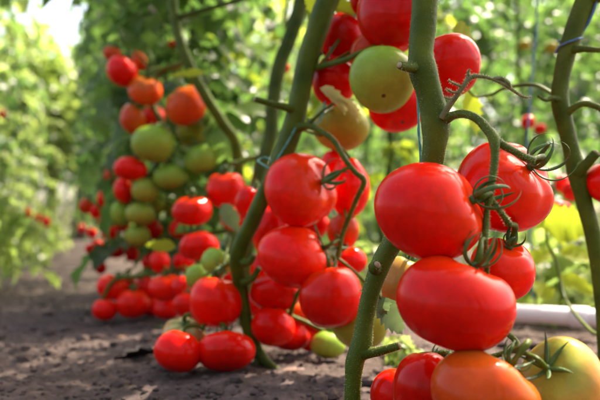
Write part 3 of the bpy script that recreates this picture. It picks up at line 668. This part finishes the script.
gr1 = 'tomato plants along the near row'; gl = 'tomato plants across the path'; gr = 'tomato plants in the rows to the right'
y = 1.85; i = 0
while y < 9.5:
    x = -.03-.3*(y-.9)+rng.uniform(-.05,.05)
    lab = ['dark leafy tomato plant directly behind the blurred upper cluster','dark green tomato plant beyond the blurred cluster beside the path'][i] if i < 2 else 'blurred tomato plant farther along the near row beside the path'
    bg_plant(x, y, FR[i%3], lab, gr1, sc=1.0); y += .36+.02*i; i += 1
y = 2.0; i = 0
while y < 9:
    x = -1.2-.3*(y-2.1)+rng.uniform(-.05,.05)
    lab = 'nearest bright leafy tomato plant at the left edge across the path' if i == 0 else 'sunlit blurred tomato plant in the row across the path'
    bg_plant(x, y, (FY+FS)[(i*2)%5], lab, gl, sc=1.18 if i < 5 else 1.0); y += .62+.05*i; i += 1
for i in range(7):
    yy = 2.1+i*.8; bg_plant(-.98-.3*(yy-2.1)+rng.uniform(-.06,.06), yy, FL[i%2], 'low bright green weed at the foot of the row across the path' , 'low weeds along the left side of the path', stem=False, name='weed', cat='weed')
for off, y0, y1, st in ((1.55,2.5,11,.5),(2.8,3.0,12,.6),(4.2,3.5,13,.8)):
    y = y0; i = 0
    while y < y1:
        bg_plant(-.03-.3*(y-.9)+off+rng.uniform(-.08,.08), y, (FV+FV+FV+FY[:2])[rng.randrange(14)], 'sunlit blurred tomato plant in the rows behind the right stem', gr); y += st*rng.uniform(.85,1.2); i += 1

for x, y in [(-1.5+.27*k, (-.6,-.95,-1.5)[k%3]) for k in range(13)]:  # unseen plants added behind the camera to break up sky reflections on the fruit
    bg_plant(x*1.3, y-.7, FV[rng.randrange(4)], 'unseen tomato plant added behind the viewer to screen sky reflections', 'unseen plants added behind the viewer')
FYEL = [foliage_variant(s, H=1.4, nleaf=20, zmin=.3, mats=[M_YEL_LIT, M_STEM], L=.24) for s in (41,42)]  # foliage in the sunlit leaf yellow, brightness put into the colour
bg_plant(-.10, 2.35, FYEL[0], 'yellow leaved blurred plant seen between the slanting stem and the straight dark stem', 'yellowing plants in the row behind')
bg_plant(.28, 2.2, FYEL[1], 'yellow leaved blurred plant seen between the middle cluster and the foreground stem', 'yellowing plants in the row behind')
# far trees
def far_tree(x, y, H, R, label, seed, mats):
    o = empty('tree', (x,y,0)); tag(o, label, 'tree', 'trees beyond the end of the rows')
    r_ = random.Random(seed)
    p, r = smooth_path([Vector((x,y,-.1)), Vector((x+.1,y,H*.3)), Vector((x-.1,y+.1,H*.6)), Vector((x,y,H*.9))], [.16,.12,.08,.03], 4)
    V, Fc = sweep(p, r, 8, bumpy=.1); b = Bag(); b.add(V, Fc)
    ends = []
    for k in range(9):
        a = k*2.4; z = H*(.3+.06*k); e = Vector((x+math.cos(a)*R*.75, y+math.sin(a)*R*.75, z+H*.15)); ends.append(e)
        pp, rr = smooth_path([Vector((x,y,z)), Vector((x,y,z)).lerp(e,.5)+Vector((0,0,.1)), e], [.05,.035,.012], 4); V, Fc = sweep(pp, rr, 6); b.add(V, Fc)
    b.build('trunk', M_BARK, o)
    c = Bag()
    blobs = [(e, R*r_.uniform(.35,.6)) for e in ends]+[(Vector((x+r_.uniform(-.5,.5)*R,y+r_.uniform(-.5,.5)*R,H*r_.uniform(.45,1.0))), R*r_.uniform(.35,.6)) for _ in range(8)]
    for e, rr in blobs:
        for k in range(420):
            v = Vector((r_.gauss(0,1), r_.gauss(0,1), r_.gauss(0,1))).normalized()*rr*r_.random()**.4; q = e+v
            dv = Vector((r_.uniform(-1,1), r_.uniform(-1,1), r_.uniform(-1,.4))).normalized(); nn = dv.orthogonal().normalized()
            s = dv.cross(nn); Ls = r_.uniform(.12,.22)
            c.add([q, q+dv*Ls*.5+s*Ls*.32, q+dv*Ls, q+dv*Ls*.5-s*Ls*.32], [(0,1,2,3)])
    c.build('crown', mats, o, smooth=False)
far_tree(-4.9,14.0,3.6,1.5,'bright blurred tree crown at the end of the path',1,[M_LEAF_LIT])
far_tree(-3.7,12.0,3.3,1.2,'light green tree crown just under the white gap in the upper left',11,[M_LEAF_LIT])
for k_, (x, y) in enumerate(((-2.75,10.1),(-3.0,10.5),(-3.3,10.2),(-3.6,10.4),(-3.95,10.1))):
    bg_plant(x, y, FY[k_%3], 'pale blurred leafy plant closing off the far end of the path', 'plants closing the end of the path', sc=.8)
far_tree(-7.6,13.0,4.2,1.9,'tall blurred tree at the left edge beyond the rows',2,[M_LEAF])
far_tree(-2.6,15.5,5.0,2.0,'dark blurred tree over the far end of the near row',3,[M_LEAF])
far_tree(.6,15.0,4.2,1.9,'yellowish blurred tree glimpsed between the stems at the top',4,[M_LEAF_LIT])
far_tree(4.0,14.0,4.6,2.0,'blurred tree in the bright right background left of the blue twine',5,[M_LEAF])
far_tree(7.0,15.0,5.0,2.2,'blurred tree behind the right stem',6,[M_LEAF_LIT])

# ------------------------------------------------------------------ twine
def twine(label, pts, r, mat):
    p, rr = smooth_path(pts, [r]*len(pts), 8); b = Bag()
    V, Fc = sweep(p, rr, 6); b.add(V, Fc)
    q = [v+Vector((math.cos(i*.9), math.sin(i*.9), 0))*r*1.1 for i, v in enumerate(p)]; V, Fc = sweep(q, [r*.6]*len(q), 5); b.add(V, Fc)
    o = b.build('twine', mat); tag(o, label, 'twine', 'support twines of the plants')
twine('teal twine hanging close along the left side of the foreground stem', [P(416,-500,.64),P(417,0,.63),P(417,80,.63),P(419,130,.625),P(421,170,.625),P(423,215,.63)], .0010, M_STRT)
twine('teal twine looped around the curved stem above the middle cluster', [P(345,-500,.95),P(330,60,.93),P(300,120,.89),P(280,155,.885),P(272,168,.885),P(262,164,.90),P(258,160,.925),P(268,158,.93),P(274,170,.89),P(270,190,.885)], .0011, M_STRT)
wrap = []
for k in range(9):
    a = k/8*2*math.pi*1.1+2.4; c = P(569.5,45,.80).lerp(P(571,38,.80), k/8); wrap.append(c+Vector((math.cos(a)*.0118, math.sin(a)*.0118, .003*math.cos(a))))
twine('blue twine wound around the upper part of the right stem', [P(640,-300,.8),P(600,-10,.79)]+wrap, .0014, M_STRB)
twine('blurred blue twine hanging in the bright background left of the right stem', [P(537,-300,1.25),P(537,0,1.25),P(534,50,1.25),P(531,90,1.25),P(527,160,1.26),P(533,300,1.28)], .0015, M_STRB)

# ------------------------------------------------------------------ pale pipe on the ground at right
o = empty('irrigation_pipe', (.45,1.3,0)); tag(o, 'pale pinkish white pipe lying on the soil behind the low leaves at right', 'pipe')
pl = [Vector((.27,1.40,.022)), Vector((.43,1.31,.024)), Vector((.6,1.22,.022)), Vector((1.0,1.04,.022))]
p, r = smooth_path(pl, [.016]*4, 6); V, Fc = sweep(p, r, 16); mesh_obj('tube', V, Fc, M_PIPE, o)
V, Fc = sweep([p[8], p[8]+(p[9]-p[8]).normalized()*.03], [.019,.019], 16); mesh_obj('coupling', V, Fc, M_PIPE, o)

# ------------------------------------------------------------------ ground
def hgt(x, y):
    v = Vector((x, y, 0)); d = math.hypot(x, y-.5)
    f = 1/(1+(d/3.0)**2)
    h = .012*noise.noise(v*3.1)+f*(.005*noise.noise(v*13)+.0026*noise.noise(v*34+Vector((5,1,2)))+.0045*abs(noise.noise(v*80))+.0035*noise.noise(v*170))
    # shallow ridge under the row
    lx = x-(-.03-.3*(y-.9)); h += .012*math.exp(-(lx/.16)**2)*f
    return h-.012
def axis(lo, hi, c0, c1, fine, n):
    core = np.arange(c0, c1, fine); l = c0-np.geomspace(fine*1.4, c0-lo, n)[::-1]; r_ = c1+np.geomspace(fine*1.4, hi-c1, n)
    return np.concatenate([l, core, r_])
xs = axis(-220, 220, -.75, .75, .0042, 60); ys = axis(-160, 400, .72, 1.9, .0048, 60)
nx, ny = len(xs), len(ys)
V = np.zeros((ny, nx, 3)); V[:,:,0] = xs[None,:]; V[:,:,1] = ys[:,None]
for j in range(ny):
    yy = float(ys[j])
    for i in range(nx):
        xx = float(xs[i]); V[j,i,2] = hgt(xx, yy) if abs(xx) < 14 and abs(yy) < 16 else -.012
idx = np.arange(nx*ny).reshape(ny, nx)
Fq = np.stack([idx[:-1,:-1], idx[:-1,1:], idx[1:,1:], idx[1:,:-1]], -1).reshape(-1,4)
g = mesh_obj('ground', V.reshape(-1,3), Fq.tolist(), M_SOIL, loc=(0,0,0)); tag(g, 'dark crumbly bare soil of the path and beds', kind='structure')

# crumbs of soil: nobody could count them
b = Bag(); r_ = random.Random(5)
ico = bpy.data.meshes.new('t'); import bmesh
bm = bmesh.new(); bmesh.ops.create_icosphere(bm, subdivisions=1, radius=1); IV = [v.co.copy() for v in bm.verts]; IF = [tuple(v.index for v in f.verts) for f in bm.faces]; bm.free()
for k in range(9000):
    yy = .7+2.4*r_.random()**1.6; xx = r_.uniform(-.62,.62)*(.4+yy*.8)
    s = r_.uniform(.0009,.0036)*(1+2.2*(r_.random() < .05)); c = Vector((xx, yy, hgt(xx,yy)+s*.3)); q = Vector((r_.random()*9,)*3)
    b.add([c+Vector((v.x*1.2, v.y, v.z*.75))*s*(1+.55*noise.noise(v*1.3+q)) for v in IV], IF)
o = b.build('soil_crumbs', M_CLOD, smooth=False); tag(o, 'loose crumbs of dark soil scattered over the bed', 'soil', kind='stuff')

def ground_leaf(name, label, px, py, L, W, mat, seed, cat='dry leaf', dirv=(1,.1,0), fold=.4):
    d = .18*F/(py-228); p = P(px,py,d); p.z = hgt(p.x,p.y)+.003
    V, Fc = leaflet(p, Vector(dirv), (0,0,1), L, W, fold=fold, droop=.25, seed=seed, nseg=9)
    o = mesh_obj(name, V, Fc, mat); tag(o, label, cat, 'plant litter on the soil'); return o
M_DARKLEAF = plant_mat('rotten_leaf', (.02,.014,.011), (.05,.035,.03), rough=.7)
ground_leaf('dry_leaf','pale shrivelled dry leaf scrap on the soil, rightmost of the left pair',116,334,.035,.016,M_DRYLEAF,1)
ground_leaf('dry_leaf','pinkish dry leaf scrap on the soil left of the paler one',92,333,.03,.012,M_DRYLEAF,2)
ground_leaf('dry_leaf','long pink dry leaf scrap under the low red tomatoes',136,323,.06,.018,M_DRYLEAF,3,dirv=(1,.6,0))
ground_leaf('dry_leaf','grey green withered leaf scrap just above the cracked tomato',154,324,.03,.02,M_LEAFG,4)
ground_leaf('rotten_leaf','black rotten leaf on the soil pointing left from the leftmost tomato',160,352,.075,.03,M_DARKLEAF,5,cat='rotten leaf',dirv=(-1,-.35,.0),fold=.9)
ground_leaf('dry_leaf','reddish dry leaf on the soil right of the curved stem foot',282,372,.045,.014,M_DRYLEAF,6)
ground_leaf('dry_leaf','small brown leaf beside the stub of the foreground stem',378,368,.03,.014,M_DRYLEAF,7)

# ------------------------------------------------------------------ camera, light
cam = bpy.data.cameras.new('camera'); co = bpy.data.objects.new('camera', cam); COL.objects.link(co)
co.location = (0,0,CH); co.rotation_euler = (math.radians(90)+PITCH,0,0)
cam.sensor_width = 36; cam.lens = F/600*36; cam.clip_start = .02; cam.clip_end = 1000
cam.dof.use_dof = True; cam.dof.focus_distance = .615; cam.dof.aperture_fstop = 5.3; cam.dof.aperture_blades = 0
S.camera = co
SUN = Vector((.55,.55,1.1)).normalized()
el = math.asin(SUN.z); az = math.atan2(SUN.x, SUN.y)
w = bpy.data.worlds.new('World'); S.world = w; w.use_nodes = True; nt = w.node_tree; nt.nodes.clear()
sky = nt.nodes.new('ShaderNodeTexSky'); sky.sky_type = 'NISHITA'; sky.sun_disc = False; sky.sun_elevation = el; sky.sun_rotation = az; sky.dust_density = 5.0; sky.air_density = .8; sky.ozone_density = .5
bg = nt.nodes.new('ShaderNodeBackground'); bg.inputs[1].default_value = .15
wo = nt.nodes.new('ShaderNodeOutputWorld'); nt.links.new(sky.outputs[0], bg.inputs[0]); nt.links.new(bg.outputs[0], wo.inputs[0])
sl = bpy.data.lights.new('sun', 'SUN'); sl.energy = 2.9; sl.angle = math.radians(.5); sl.color = (1,.95,.87)
so = bpy.data.objects.new('sun', sl); COL.objects.link(so); so.rotation_euler = SUN.to_track_quat('Z','Y').to_euler()
S.view_settings.view_transform = 'Standard'; S.view_settings.look = 'None'; S.view_settings.gamma = 1; S.view_settings.exposure = 2.15
S.view_settings.use_white_balance = True; S.view_settings.white_balance_temperature = 7300; S.view_settings.white_balance_tint = 10
S.view_settings.use_curve_mapping = False
cy = S.cycles; cy.use_denoising = True; cy.max_bounces = 8; cy.diffuse_bounces = 4; cy.transmission_bounces = 4; cy.sample_clamp_indirect = 8; cy.caustics_reflective = False; cy.caustics_refractive = False
try: cy.denoiser = 'OPENIMAGEDENOISE'
except Exception: pass
